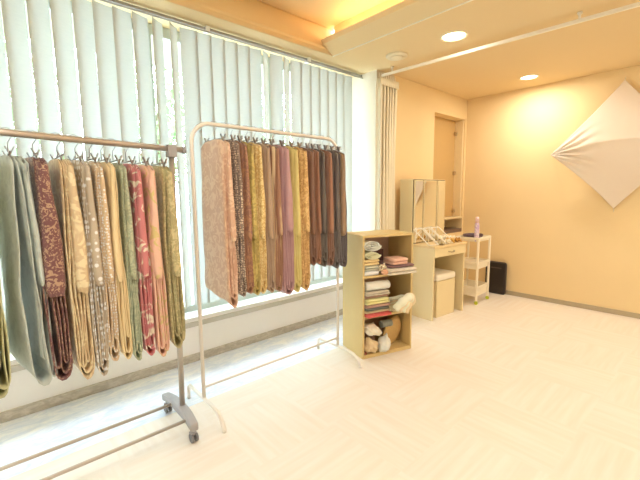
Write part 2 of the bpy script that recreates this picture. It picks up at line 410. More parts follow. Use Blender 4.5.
for y in (1.945, 2.165):
    b = BM(); tube(b, [(-1.035, y, .105), (.742, y, .105)], .0095, 10); link('bottom_bar', b, silver, t, smooth=True)

t = thing('clothes_rack', 'slim white metal garment rail between the silver rail and the shelf unit', 'clothes rack', (0, 0, 0))
WY, WZ = 2.10, 1.768
xa, xb_ = .908, 2.083; fa, fb = .905, 2.072
rr = .115
pts = [(fa, WY, .10), (xa, WY, WZ-rr)]+arc((xa+rr, WY, WZ-rr), rr, PI, PI/2, (1,0,0), (0,0,1))[1:]+[(xb_-rr, WY, WZ)]+arc((xb_-rr, WY, WZ-rr), rr, PI/2, 0, (1,0,0), (0,0,1))[1:]+[(fb, WY, .10)]
b = BM(); tube(b, pts, .0115, 12); link('frame', b, whitem, t, smooth=True)
b = BM(); tube(b, [(fa+.002, WY, .172), (fb, WY, .172)], .008, 10); link('bottom_bar', b, whitem, t, smooth=True)
for x in (fa, fb):
    u = Vector((0, -1, 0)); c = Vector((x, WY, 0)); k = Vector((0,0,1))
    prof = [(-.245, .0), (-.243, .05), (-.238, .082), (-.215, .10), (0, .10), (.12, .098), (.18, .088), (.225, .06), (.25, .025), (.255, 0)]
    b = BM(); tube(b, [c+u*a+k*(h+.0005) for a, h in prof], .0115, 12); link('foot', b, whitem, t, smooth=True)

# ------------------------------------------------------------------ hanging sashes
clipm = mat('clip_metal', '#a59f9b', .35, metal=.4)
def make_hanger(x, yc, zr, label, group, hw=.14):
    h = thing('clip_hanger', label, 'hanger', (x, yc, zr), 0, group)
    b = BM()
    pts = arc((0, 0, 0), .020, R(-30), R(200), (1,0,0), (0,0,1), 10)[::-1]
    pts = [Vector((0,0,-.088)), Vector((0,0,-.05)), Vector((.012,0,-.028))] + pts[::-1]
    pts = [Vector((0,0,-.088)), Vector((0,0,-.04)), Vector((.010,0,-.024))]+arc((0,0,0), .0215, R(-35), R(185), (1,0,0), (0,0,1), 12)
    tube(b, pts, .0018, 6); link('hook', b, clipm, h, smooth=True)
    b = BM(); tube(b, [(0, -hw, -.088), (0, hw, -.088)], .003, 6); link('bar', b, clipm, h, smooth=True)
    for s in (-1, 1):
        b = BM(); y = s*(hw-.035)
        for q in (-1, 1):
            box(b, -.002, .002, y-.009, y+.009, -.022, .022, Matrix.Translation((q*.006, 0, -.087)) @ Matrix.Rotation(q*.38, 4, 'Y'))
        link('clip', b, clipm, h)
    return h
def garment(x, yc, ztop, zbot, zflap, thick, m, label, group, seed, flap_u=0, flap_w=.016, width=.32, mf=None, splay=1.0, lean=0, pinch=.55, name='obi', shoulder=.035, yaw=0, broad=False):
    g = thing(name, label, 'obi', (x, yc, 0), R(yaw), group)
    rnd = random.Random(seed); H = ztop-zbot; hw = thick/2; hv = width/2
    b = BM()
    loops = [(1.0, 0, 0, 0.0), (.62, .34, .03, -.002), (.40, -.42, .05, .003), (.22, .30, .09, -.004)]
    if broad: loops = [(1.0, 0, 0, 0.0), (.30, .62, .03, -.004), (.16, .30, .10, .02)]
    for (kw, off, dz, inset) in loops:
        zb = zbot+dz*(1+rnd.uniform(-.3, .3)); o_ = off*hw*(1+rnd.uniform(-.4, .4)); h_ = hw*kw; sd = rnd.uniform(0, 50)
        n = 18; prof = []; st = rnd.uniform(1.7, 2.6)
        for k in range(n+1):
            s = k/n; z = ztop-(ztop-zb-h_*st)*s
            w = h_*(pinch+(1-pinch)*min(1, s*1.5)**1.2)*(1-.18*max(0, s-.6)/.4)
            prof.append((-w, z))
        m_ = 7
        for k in range(1, m_):
            a = PI+PI*k/m_; prof.append((h_*math.cos(a)*.82, zb+h_*st+math.sin(a)*h_*st))
        prof += [(-p[0], p[1]) for p in prof[:n+1]][::-1]
        L = len(prof)-1; V = 9
        def f(s, t_, prof=prof, L=L, o_=o_, sd=sd, inset=inset, kw=kw):
            j = int(round(s*L)); u, z = prof[j]; v = (2*t_-1)*(hv-inset)+.012*(1-t_)
            q = (ztop-z)/H; fr = (1-t_)
            wv = .007*nz(z*4+sd, t_*2.5, j/L*3)+.0045*math.sin(z*9+sd+t_*3)*q
            tw = lean*q
            z2 = z
            if q < .12: z2 = z-shoulder*abs(2*t_-1)**4*(1-q/.12)
            z2 += .022*nz(t_*2+sd, 3.1)*max(0, (q-.8)*5)
            if q > .7: z2 += (t_*.05-.01)*((q-.7)/.3)       # bottoms rise a little towards the window
            v2 = v+.006*nz(z*3, sd, j*.6)-(.02*(q-.5) if t_ < .2 else 0)
            return Vector((u*(1+.25*nz(z*2.5+sd, t_*2))+o_*min(1, q*1.5)+wv+tw, v2, z2))
        grid(b, f, L, V)
    link('cloth_body', b, m, g, smooth=True, solid=.0035)
    # shorter end hanging in front
    b = BM(); sd = rnd.uniform(0, 50); n = 16; rings = []
    cs = []
    for k in range(20):
        a = 2*PI*k/20; ca, sa = math.cos(a), math.sin(a)
        cs.append((abs(ca)**.6*(1 if ca > 0 else -1), abs(sa)**.18*(1 if sa > 0 else -1)))
    for k in range(n+1):
        s = k/n; z = ztop-.006-(ztop-zflap)*s; q = s
        w = flap_w*(.5+.5*min(1, q*1.6)); 
        if k == n: w *= .72
        rings.append([b.verts.new((flap_u*min(1, .35+q)+w*c+.005*nz(z*4, sd)+.004*nz(z*6, sd, d_*2)+lean*q*.6, d_*(hv*.985)-.012*q-.004+.004*nz(z*5, sd+4, c), z-(shoulder*abs(d_)**4 if k < 2 else 0)+(.012*nz(c*2, d_, sd) if k == n else 0))) for c, d_ in cs])
    for r1, r2 in zip(rings, rings[1:]):
        for k in range(20): b.faces.new((r1[k], r1[(k+1) % 20], r2[(k+1) % 20], r2[k]))
    b.faces.new(rings[0]); b.faces.new(rings[-1])
    link('short_end', b, mf or m, g, smooth=True)
    return g
GS = 'folded obi sashes hanging on the silver rail'; GH = 'clip hangers on the silver rail'
silver_list = [
 (-.035, .50, .93, .085, ('#a5a274', '#bab88c', 'plain', 20), 'olive yellow sash cut off by the left edge of the photo', .016, 0),
 (.100, .495, .97, .100, ('#a3aca8', '#b0b9b4', 'damask', 22), 'plain pale grey-green sash, second from the left on the silver rail', .014, .028),
 (.190, .505, .905, .085, ('#5a1f2c', '#a08066', 'floral', 58), 'burgundy sash with a dense gold pattern', .043, .005),
 (.283, .475, .905, .080, ('#c3ab85', '#dac6a2', 'floral', 18), 'tan gold sash with faint pattern next to the burgundy one', .018, .02),
 (.357, .470, .925, .060, ('#aa9c88', '#efe8dc', 'dots', 38), 'beige sash covered with white blossoms', .018, .01),
 (.418, .53, .935, .045, ('#c4ab88', '#f3ead8', 'dots', 75), 'sand sash dotted all over with cream specks', .016, .005),
 (.470, .520, .935, .046, ('#d8bb8c', '#dfc59a', 'plain', 10), 'plain honey coloured sash in the middle of the silver rail', .014, -.01),
 (.524, .495, .931, .040, ('#8f997f', '#a8ae92', 'floral', 40), 'sage green sash, slimmest on the silver rail', .012, .005),
 (.587, .505, .935, .060, ('#b7656a', '#eccbb9', 'floral', 16), 'rose pink sash with white floral sprays', .016, .0),
 (.655, .475, .918, .060, ('#d6ab96', '#c2ac6e', 'floral', 13), 'salmon sash with gold and green leaf pattern', .024, -.005),
 (.747, .512, .915, .075, ('#9a9164', '#b8ac7e', 'floral', 34), 'dark olive gold sash beside the silver post', .020, .01),
]
for k, (x, zb, zf, th, (c1, c2, kd, sc), lab, fw, fu) in enumerate(silver_list):
    x, th, fw, fu = x*.941, th*.941, fw*.941, fu*.941; zb, zf = 1.35+(zb-1.35)*.941, 1.35+(zf-1.35)*.941
    c3 = None
    m = brocade('sash_cloth_s%d' % k, c1, c2, kd, sc, c3, amount=.54 if k == 2 else .56 if k in (8, 9) else .5)
    garment(x, RS, rz_(x)-.098, zb, zf, th*.95, m, lab, GS, 10+k, flap_u=fu, broad=(k == 1), flap_w=max(fw, th*.36) if k != 1 else .010, yaw=(4, 11, 5, 5, 5, 4, 4, 4, 4, 4, 2)[k])
    make_hanger(x, RS, rz_(x)+.0, 'metal clip hanger holding the ' + lab.split(',')[0].replace(' next to the burgundy one', '').replace(' cut off by the left edge of the photo', ' at the left edge'), GH)
GW = 'folded obi sashes hanging on the white rail'; GHW = 'clip hangers on the white rail'
white_list = [
 (1.172, .640, 1.065, .060, ('#c39a80', '#d3b39a', 'floral', 22), 'pink beige brocade sash, leftmost on the white rail', .020, .012),
 (1.226, .685, 1.079, .046, ('#6d5a52', '#c9b59c', 'dots', 75), 'dark brown sash speckled with silver dots', .016, .005),
 (1.276, .695, 1.055, .046, ('#80503a', '#9c6a46', 'floral', 40), 'rust brown sash beside the speckled one', .018, .01),
 (1.330, .677, 1.07, .052, ('#a08a40', '#bba658', 'floral', 26), 'mustard gold sash on the white rail', .017, -.005),
 (1.392, .679, 1.065, .054, ('#c09e5c', '#d8bf84', 'floral', 45), 'yellow gold sash with a fine figured weave', .018, .005),
 (1.457, .674, 1.059, .056, ('#937760', '#a38a72', 'plain', 20), 'dull taupe sash between the gold and the brown ones', .015, .0),
 (1.525, .668, 1.075, .056, ('#8a5b40', '#d9bd95', 'stripes', 6), 'reddish brown sash with a cream edge stripe', .016, .005),
 (1.612, .626, 1.095, .092, ('#9d747a', '#ad868a', 'plain', 16), 'thick mauve sash in the middle of the white rail', .018, .01),
 (1.698, .644, 1.054, .058, ('#bba95c', '#cfc07c', 'plain', 16), 'lime gold sash right of the mauve one', .016, .005),
 (1.773, .643, 1.085, .074, ('#b68a4c', '#cfab6c', 'floral', 36), 'amber gold sash, last of the bright ones on the white rail', .022, .012),
 (1.848, .819, 1.057, .056, ('#5f3825', '#6f4630', 'plain', 20), 'dark chocolate sash right of the amber one', .016, -.01),
 (1.903, .819, 1.06, .044, ('#7a4a30', '#8c5a3e', 'plain', 20), 'mid brown sash beside the charcoal one', .012, .0),
 (1.964, .796, 1.06, .062, ('#35302f', '#443d3a', 'plain', 20), 'charcoal black sash among the brown ones', .012, -.01),
 (2.035, .785, 1.051, .056, ('#5a3826', '#80503a', 'plain', 20), 'rust and dark brown sash beside the charcoal one', .020, .0),
 (2.102, .759, 1.06, .060, ('#3b3536', '#4c4444', 'plain', 20), 'near black slate sash, second from the right end', .012, .0),
 (2.180, .755, 1.024, .078, ('#433c42', '#504850', 'plain', 20), 'slate sash with a brown end, last at the right of the white rail', .022, -.008),
]
mfs = {13: ('#8a583c', '#95644a'), 15: ('#7b5e42', '#8d7050'), 5: None}
for k, (x, zb, zf, th, (c1, c2, kd, sc), lab, fw, fu) in enumerate(white_list):
    x = (x-(.022 if k == 0 else .006))*.915; th, fw, fu = th*.915, fw*.915, fu*.915; zb, zf = 1.35+(zb-1.35)*.915, 1.35+(zf-1.35)*.915
    m = brocade('sash_cloth_w%d' % k, c1, c2, kd, sc)
    mf = brocade('sash_end_w%d' % k, mfs[k][0], mfs[k][1], 'plain', 20) if mfs.get(k) else None
    garment(x, WY, WZ-.092, zb, zf, th, m, lab, GW, 40+k, flap_u=fu, flap_w=max(fw, th*.36), mf=mf, yaw=(0, 1, 2, 1.5)[k % 4])
    make_hanger(x, WY, WZ, 'metal clip hanger holding the ' + lab.split(',')[0], GHW)

# ------------------------------------------------------------------ shelf unit (turned a little)
BO = Vector((2.189, 1.93, 0)); BA = math.atan2(-.143, .478)
wood = mat('pale_oak_laminate', '#dcc084', .5, var=.05, nscale=6); back = mat('shelf_back_board', '#d8b49c', .7, var=.05)
BW, BD, BH = .50, .334, 1.022
t = thing('shelf_unit', 'open pale wood three-compartment shelf unit packed with cloth', 'shelf', BO, BA)
for nm, bx, mm in (('side_panel', (0, .018, 0, BD, 0, BH), wood), ('side_panel', (BW-.018, BW, 0, BD, 0, BH), wood),
    ('top_panel', (.018, BW-.018, 0, BD, BH-.02, BH), wood), ('shelf_board', (.018, BW-.018, .004, BD-.006, .672, .690), wood),
    ('shelf_board', (.018, BW-.018, .004, BD-.006, .335, .353), wood), ('bottom_panel', (.018, BW-.018, .0, BD, .0, .03), wood),
    ('back_panel', (.018, BW-.018, BD-.006, BD-.001, .03, BH-.02), back)):
    b = BM(); box(b, *bx); link(nm, b, mm, t, bevel=.002)
BM_ = Matrix.Translation(BO) @ Matrix.Rotation(BA, 4, 'Z')
def cloth_mat(nm, c, c2=None, kd='plain', sc=30): return brocade('cloth_'+nm, c, c2 or c, kd, sc, rough=.8)
def folded(x0, x1, y0, y1, z0, z1, layers, m, label, group=None, seed=0, dy=0, rz=0, parent_obj=None, name='folded_cloth', cat='folded cloth'):
    """flat folded cloth: a zigzag of layers with rounded folds at the front"""
    b = BM(); h = (z1-z0)/layers; rnd = random.Random(seed)
    cx, cy = (x0+x1)/2, (y0+y1)/2
    for l in range(layers):
        zc = z0+h*(l+.5); jx, jy = rnd.uniform(-.004, .004), rnd.uniform(-.006, .006)
        n = 16; NX = 10; rings = []
        for i in range(NX+1):
            s = i/NX; ring = []
            for k in range(n):
                a = 2*PI*k/n; ca, sa = math.cos(a), math.sin(a)
                yy = cy+jy+(y1-y0)/2*abs(ca)**.25*(1 if ca > 0 else -1)
                e = .92 if i in (0, NX) else 1
                zz = zc+h*.5*e*abs(sa)**.55*(1 if sa > 0 else -1)+.0015*nz(s*4, ca*2, seed+l)*(1 if l else 0)
                xx = x0+jx+(x1-x0)*s+.004*nz(ca*3, seed+l, s)
                ring.append(b.verts.new(BM_ @ Vector((xx, yy+.004*nz(s*3, l*3+seed), zz))))
            rings.append(ring)
        for r1, r2 in zip(rings, rings[1:]):
            for k in range(n): b.faces.new((r1[k], r1[(k+1) % n], r2[(k+1) % n], r2[k]))
        b.faces.new(rings[0]); b.faces.new(rings[-1])
    o = link(name, b, m, None, smooth=True); tag(o, label, cat, group); return o
def roll(x0, x1, yc, zc, r, m, label, group=None, axis='x', squash=.85, name='rolled_cloth', turns=3, y_ext=None):
    """rolled cloth: a spiral sheet, axis along x (or y)"""
    b = BM(); pts = []; n = int(turns*18)
    for i in range(n+1):
        a = 2*PI*turns*i/n; rr = r*(.12+.88*i/n); pts.append((rr*math.cos(a), rr*math.sin(a)*squash))
    L = len(pts)-1
    def f(s, q):
        u, v = pts[int(round(s*L))]; w = .003*nz(s*8, q*3, zc*9)
        if axis == 'x': return BM_ @ Vector((x0+(x1-x0)*q, yc+u+w, zc+v+w))
        return BM_ @ Vector(((x0+x1)/2+u+w, y_ext[0]+(y_ext[1]-y_ext[0])*q, zc+v+w))
    grid(b, f, L, 6); o = link(name, b, m, None, smooth=True, solid=.005); tag(o, label, 'rolled cloth', group); return o
GT = 'folded cloths in the left of the top compartment'
tw = cloth_mat('white_towel', '#f2ead9', '#e6dac0', 'plain', 40)
folded(.026, .155, -.005, .25, .691, .731, 1, cloth_mat('white_a', '#f4ecd6'), 'white folded cloth at the bottom of the top compartment stack', GT, 1)
folded(.026, .153, -.003, .25, .732, .775, 2, cloth_mat('grey_a', '#b6b5a2'), 'grey-green folded cloth in the top compartment stack', GT, 2)
folded(.024, .156, -.006, .25, .776, .826, 2, cloth_mat('sand_a', '#d9bb84'), 'sand coloured folded cloth in the top compartment stack', GT, 3)
roll(.024, .160, .06, .859, .052, cloth_mat('cream_a', '#f1e2bd', '#e6d2a4'), 'cream rolled towel below the white one at the top', GT, axis='y', y_ext=(-.012, .24), squash=.60); 
roll(.024, .152, .06, .936, .060, tw, 'fluffy white rolled towel on top of the left stack', GT, axis='y', y_ext=(-.01, .24), squash=.74)
for nm in ('rolled_cloth', 'rolled_cloth.001'):
    o = bpy.data.objects[nm]
    cx = BM_ @ Vector((.0925, 0, 0)); ax = (BM_.to_3x3() @ Vector((1,0,0)))
    for v in o.data.vertices:
        d_ = (v.co-cx).dot(ax); v.co += ax*d_*.45
folded(.215, .474, -.085, .22, .691, .742, 2, cloth_mat('ivory_a', '#e2d3c0', '#b9a79b'), 'ivory folded kimono wrap sticking out of the top compartment', 'right stack in the top compartment', 5)
folded(.235, .470, -.055, .22, .743, .768, 1, cloth_mat('plum_a', '#5e3b44', '#6f4a50'), 'dark plum folded cloth below the pink bundle', 'right stack in the top compartment', 6)
folded(.262, .405, -.045, .10, .769, .822, 2, cloth_mat('pink_a', '#d99e88', '#e0ad97'), 'salmon pink folded bundle on the plum cloth', 'right stack in the top compartment', 7)
b = BM(); box(b, .205, .33, .19, .31, .7695, .87, BM_); tag(link('dark_box', b, mat('dark_card', '#5b3a35', .6), None, bevel=.004), 'dark brown box at the back of the top compartment', 'box')
# floral cloth with loops, and little pouch
o_ = thing('floral_scrunchie', 'small cream and rose floral gathered cloth in the top compartment', 'cloth', BM_ @ Vector((.19, -.01, .735)), BA)
for k, (dx, dz, rr, a) in enumerate(((-.02, .012, .018, .3), (.014, .02, .019, 1.1), (.03, .0, .014, 2.0), (-.028, -.012, .013, 2.4))):
    b = BM(); pts = [(dx+rr*math.cos(q)*math.cos(a), rr*.5*math.cos(q)*math.sin(a)+.01*k, dz+rr*math.sin(q)+.01) for q in [2*PI*i/16 for i in range(16)]]
    tube(b, pts, [.0075+.002*math.sin(i*2.7+k) for i in range(16)], 8, closed=True); link('loop', b, cloth_mat('floral_%d' % k, '#e9d6b8', '#b78873', 'floral', 90), o_, smooth=True)
def blob(bm, c, sx, sy, sz, seed, amp=.25, M=None, top=1.0, seg=3, freq=2.2):
    bmesh.ops.create_icosphere(bm, subdivisions=seg, radius=1)
    for v in bm.verts:
        if v.tag: continue
        p = v.co.copy(); d_ = 1+amp*nz(p.x*freq+seed, p.y*freq, p.z*freq)+amp*.4*nz(p.x*6+seed, p.y*6, p.z*6)
        k = 1-(1-top)*max(0, p.z)**1.2
        v.co = Vector((c[0]+p.x*sx*d_*k, c[1]+p.y*sy*d_*k, c[2]+p.z*sz*d_)); v.tag = True
        if M is not None: v.co = M @ v.co
b = BM(); blob(b, (.205, -.012, .714), .035, .03, .0225, 3, .12, BM_); tag(link('coin_pouch', b, cloth_mat('coral', '#dd9676', '#e6ab88'), None, smooth=True), 'small coral pouch under the floral cloth', 'pouch')
# middle compartment
GM = 'stack of folded cloths in the middle compartment'
Z = .354
for k, (h, l, c, y0, x0, x1, lab) in enumerate([
    (.030, 1, ('#c6413f', '#b93a3c'), -.055, .022, .245, 'bright red folded cloth at the bottom of the middle stack'),
    (.018, 1, ('#cdb893', '#bda680'), -.03, .026, .25, 'beige folded cloth lying on the red one'),
    (.022, 1, ('#5e665a', '#4c544c'), -.02, .028, .24, 'dark green-grey folded cloth in the middle stack'),
    (.026, 1, ('#a07a6c', '#ab8778'), -.03, .024, .25, 'mauve brown folded cloth in the middle stack'),
    (.048, 2, ('#ecdca2', '#e2cd82'), -.028, .030, .245, 'pale yellow folded cloth in the middle stack'),
    (.024, 1, ('#9c7a6a', '#8d6c5f'), -.01, .024, .25, 'brown folded cloth in the middle stack under the striped one'),
    (.030, 2, ('#dccfb8', '#a3968a'), -.02, .028, .25, 'grey and ivory folded cloth under the white roll')]):
    folded(x0, x1, y0, .26, Z+.0005, Z+h, l, cloth_mat('mid%d' % k, c[0], c[1], 'plain', 15), lab, GM, 20+k); Z += h+.001
roll(.035, .262, .03, Z+.043, .046, cloth_mat('white_b', '#faf2dd', '#efe4c6'), 'white rolled cloth on top of the middle stack', GM, 'x', .9)
# soft cream quilt bulging out
def quilt(s, q):
    a = -PI*.5+PI*q
    x = .262+.21*s+.05*math.sin(PI*s)*.3+(.035 if s > .5 else 0)*math.sin(PI*q)
    return BM_ @ Vector((x, -.06*math.cos(a)*(.6+.6*s)-.01+.01*nz(s*6, q*5, 2)+.16*(abs(2*q-1)**3), .356+.14*(q**.9)*(1-.25*(1-s))+.014*math.sin(s*9+q*4)*math.sin(PI*q)))
b = BM(); g_ = thing('draped_wrap', 'cream soft wrap bulging out at the right of the middle compartment', 'cloth', (0,0,0))
for k in range(4):
    b = BM()
    rad = .034+.004*k
    base = [(.255+.035*k, -.085-.008*k, .385), (.30+.03*k, -.10, .43+.012*k), (.385+.02*k, -.085, .465+.012*k), (.455+.006*k, -.04, .44), (.43, .05, .43), (.33, .10, .41)]
    base = [(x, y+.012*k, z-.016*k+.03) for x, y, z in base]
    P = [BM_ @ Vector(p) for p in base]; Q = []
    for i in range(len(P)-1):
        for j in range(5): Q.append(P[i].lerp(P[i+1], j/5))
    Q.append(P[-1])
    for _ in range(3): Q = [Q[0]]+[(Q[i-1]+Q[i]*2+Q[i+1])/4 for i in range(1, len(Q)-1)]+[Q[-1]]
    tube(b, Q, [rad*(.55+.45*math.sin(PI*min(1, .15+i/len(Q))))*(1+.12*math.sin(i*1.3+k)) for i in range(len(Q))], 14)
    link('fold', b, cloth_mat('wrap%d' % k, ['#f0e2c2', '#e0c6a4', '#efe0bd', '#dcc29b'][k], None), g_, smooth=True)
b = BM(); blob(b, (.365, .03, .375), .09, .09, .022, 5, .15, BM_); link('fold', b, cloth_mat('wrap5', '#e4cda6'), g_, smooth=True)
# bottom compartment bundles
def bundle(c, s, m, label, seed, tilt=(0,0,0), name='cloth_bundle', top=.35):
    M = BM_ @ Matrix.Translation(c) @ Matrix.Rotation(tilt[0], 4, 'X') @ Matrix.Rotation(tilt[1], 4, 'Y')
    b = BM(); blob(b, (0, 0, 0), s[0], s[1], s[2], seed, .3, M, top, 4, 1.8)
    return tag(link(name, b, m, None, smooth=True), label, 'cloth bundle', 'cloth bundles in the bottom compartment')
bundle((.105, .03, .235), (.080, .085, .050), cloth_mat('bund1', '#efe1cb', '#dcc8ae'), 'off-white crumpled bundle at the top left of the bottom compartment', 1, (0, .35, 0), top=.3)
bundle((.088, .03, .105), (.058, .07, .072), cloth_mat('bund2', '#dcc199', '#cfae82'), 'tan pointed bundle at the lower left of the bottom compartment', 2.2, (0, -.35, 0), top=.12)
bundle((.215, .0, .108), (.058, .06, .076), cloth_mat('bund3', '#fbf1dc', '#efe0c6'), 'white pointed bundle in the middle of the bottom compartment', 3.1, (0, .3, 0), top=.1)
bundle((.140, .13, .12), (.05, .05, .09), cloth_mat('bund4', '#a07c66', '#8c6a58'), 'brown cloth bundle behind the white pointed one', 4.1, (0, 0, 0), top=.8)
b = BM(); box(b, .022, .05, .005, .05, .0305, .048, BM_); tag(link('small_box', b, mat('maroon_card', '#8a4a3c', .7), None, bevel=.004), 'tiny maroon box in the lower left corner of the shelf unit', 'box')
roll(.20, .30, .03, .262, .034, cloth_mat('greyroll', '#7d8478', '#5d645c'), 'grey-green rolled cloth wedged above the woven discs', None, 'x', .9)
straw = mat('woven_straw', '#d2ac6d', .8, var=.12, nscale=60, bump=.5, bscale=300)
for k in range(3):
    M = BM_ @ Matrix.Translation((.345+.020*k, .07+.030*k, .160)) @ Matrix.Rotation(R(32), 4, 'Z') @ Matrix.Rotation(R(-80), 4, 'X') @ Matrix.Rotation(R(14), 4, 'Y') @ Matrix.Scale(1.0, 4, (1,0,0))
    b = BM(); pr = [(0, -.008)]+[(.118*i/8, -.008-.0012*(i % 2)) for i in range(1, 8)]+[(.121, -.006), (.126, 0), (.121, .006)]+[(.118*i/8, .008+.0012*(i % 2)) for i in range(7, 0, -1)]+[(0, .008)]
    lathe(b, pr, n=36, M=M); tag(link('woven_disc', b, straw, None, smooth=True), ['front straw coloured oval mat standing in the bottom compartment', 'middle straw oval mat, behind the front one', 'rear straw oval mat, against the right side of the shelf unit'][k], 'mat', 'oval mats in the bottom compartment')

# ------------------------------------------------------------------ dressing table
DO = Vector((3.412, 2.03, 0)); DA = math.atan2(-.045, .585)
cream = mat('cream_laminate', '#efdcae', .45, var=.03, nscale=5)
DW, DD, DH = .585, .47, .80
t = thing('dressing_table', 'cream dressing table with one drawer and triple mirror', 'dressing table', DO, DA)
def part(nm, bx, mm=cream, bev=.003, par=None):
    b = BM(); box(b, *bx); return link(nm, b, mm, par or t, bevel=bev)
part('side_panel', (0, .022, .005, DD, 0, DH-.025)); part('side_panel', (DW-.022, DW, .005, DD, 0, DH-.025))
part('back_panel', (.022, DW-.022, DD-.015, DD, .1, DH-.025))
part('table_top', (-.006, DW+.006, -.01, DD, DH-.025, DH), mat('cream_top', '#ecd2a0', .4))
dr = part('drawer', (.002, DW-.002, -.006, .30, DH-.118, DH-.028))
b = BM(); tube(b, [(.245, -.006, .728), (.25, -.022, .726), (.27, -.03, .722), (.315, -.03, .722), (.335, -.022, .726), (.34, -.006, .728)], .005, 8); link('handle', b, mat('dull_brass', '#9a8a6a', .35, metal=.7), dr, smooth=True)
# mirror cabinet
mc = part('mirror_cabinet', (.0, DW-.0, .29, DD, DH+.0005, 1.505), cream, .004)
mirror, nt, bs = newmat('mirror_glass'); bs.inputs['Metallic'].default_value = 1; bs.inputs['Roughness'].default_value = .03; bs.inputs['Base Color'].default_value = (.93, .93, .9, 1)
b = BM(); box(b, .004, DW-.004, .2896, .2899, DH+.004, 1.5); link('dark_gap_sheet', b, mat('dark_gap_sheet', '#5e4d30', .7), mc)  # dark sheet added behind the doors to darken the gaps between them
for x0, x1 in ((.016, .158), (.178, .407), (.427, .569)):
    pn = part('mirror_door', (x0, x1, .2745, .2895, DH+.012, 1.492), cream, .002)
    b = BM(); box(b, x0+.008, x1-.008, .272, .2744, DH+.022, 1.482); link('mirror_pane', b, mirror, pn)
# stool
t = thing('stool', 'cream box stool with white cushion tucked under the dressing table', 'stool', DO+Vector((.135, -.01, 0)), DA)
part('stool_body', (-.01, .325, .04, .34, 0, .40), cream, .004)
b = BM(); box(b, -.016, .331, .032, .346, .401, .478); link('cushion', b, mat('white_vinyl', '#fbf4e2', .45, var=.02), t, bevel=.022, smooth=True)
# things on the dressing table
DM = Matrix.Translation(DO) @ Matrix.Rotation(DA, 4, 'Z')
t = thing('display_frame', 'white open wire stand of tilted squares on the dressing table', 'stand', (0,0,0))
wp = mat('white_plastic', '#fdf6e6', .35, var=.02)
def D(x, y, z): return DM @ Vector((x, y, z))
for k in range(3):
    x0 = -.01+.140*k; 
    b = BM(); P = [D(x0-.02, .245, DH+.165), D(x0+.12, .225, DH+.168), D(x0+.135, .035, DH+.008), D(x0+.01, .065, DH+.008)]
    Q = []
    for i in range(4):
        for j in range(6): Q.append(P[i].lerp(P[(i+1) % 4], j/6))
    tube(b, Q, .0055, 8, closed=True); link('tilted_frame', b, wp, t, smooth=True)
for x in (.02, .255, .37):
    b = BM(); tube(b, [D(x, .243, DH+.160), D(x, .262, DH+.006)], .005, 8); link('prop', b, wp, t, smooth=True)
GO = 'small ornaments on the dressing table'
OS = 2.3
orn = [(.40, .08, .016, '#dfae55', 'gold coloured hair ornament lying on the dressing table front'), (.47, .12, .02, '#f4e3bd', 'cream shell shaped ornament near the drawer end of the table'),
       (.52, .07, .014, '#c99443', 'amber hair clip at the right end of the dressing table'), (.45, .19, .022, '#f8efdc', 'white ornament behind the gold one on the table'),
       (.30, .045, .012, '#f3e6c8', 'pale small clip in front of the tilted frames'), (.545, .16, .018, '#fbf5e6', 'white clip at the back right corner of the table'), (.17, .035, .011, '#c9b58c', 'dull small clip at the left front of the table')]
for k, (x, y, r_, c, lab) in enumerate(orn):
    r_ *= OS
    o_ = thing('hair_ornament', lab, 'ornament', D(x, y, DH), k*.8, GO); mm = mat('orn%d' % k, c, .4); o_.scale = (1.25, 1.25, 1.9)
    b = BM()
    for q in range(5):
        a = 2*PI*q/5; tube(b, [Vector((math.cos(a+s*.9)*r_*(.2+s), math.sin(a+s*.9)*r_*(.2+s), .004+r_*.6*math.sin(PI*s)*(1-.4*s)+.0)) for s in (0, .25, .5, .75, 1)], [.006, .010, .010, .008, .005], 8)
    link('petals', b, mm, o_, smooth=True)
    b = BM(); lathe(b, [(0, .001), (r_*.35, .001), (r_*.4, r_*.35), (r_*.2, r_*.6), (0, r_*.65)], n=14); link('bead', b, mm, o_, smooth=True)

# ------------------------------------------------------------------ trolley
t = thing('trolley', 'white plastic tiered trolley with lime castors beside the dressing table', 'trolley', (4.32, 1.99, 0), R(2))
TW, TD = .335, .27
wpl = mat('trolley_plastic', '#fbf1da', .4, var=.02)
for x, y in ((0,0), (TW,0), (0,TD), (TW,TD)):
    b = BM(); box(b, x-.014, x+.014, y-.012, y+.012, .045, .815); link('post', b, wpl, t, bevel=.005)
    b = BM(); tube(b, [(x-.009, y, .022), (x+.009, y, .022)], .022, 18); box(b, x-.012, x+.012, y-.012, y+.012, .03, .046); link('castor', b, mat('lime_plastic', '#c5cf3c', .4), t, bevel=.003)
def tray(z, h, solid_rim=True):
    b = BM(); i_ = .012
    box(b, i_, TW-i_, i_, TD-i_, z-h, z-h+.006)
    for bx in ((-.004, TW+.004, -.010, .004), (-.004, TW+.004, TD-.004, TD+.010), (-.010, .004, -.004, TD+.004), (TW-.004, TW+.010, -.004, TD+.004)): box(b, *bx, z-.028, z+.003)
    for bx in ((i_, TW-i_, i_-.004, i_+.002), (i_, TW-i_, TD-i_-.002, TD-i_+.004), (i_-.004, i_+.002, i_, TD-i_), (TW-i_-.002, TW-i_+.004, i_, TD-i_)): box(b, *bx, z-h, z-.02)
    link('tray', b, wpl, t, bevel=.003)
tray(.815, .05); tray(.515, .085); tray(.215, .12)
b = BM(); box(b, .03, TW-.02, .05, TD-.02, .4365, .505, t.matrix_basis); tag(link('white_case', b, mat('white_case', '#f7f0e2', .5), None, bevel=.006), 'white plastic case lying in the middle tray of the trolley', 'case')
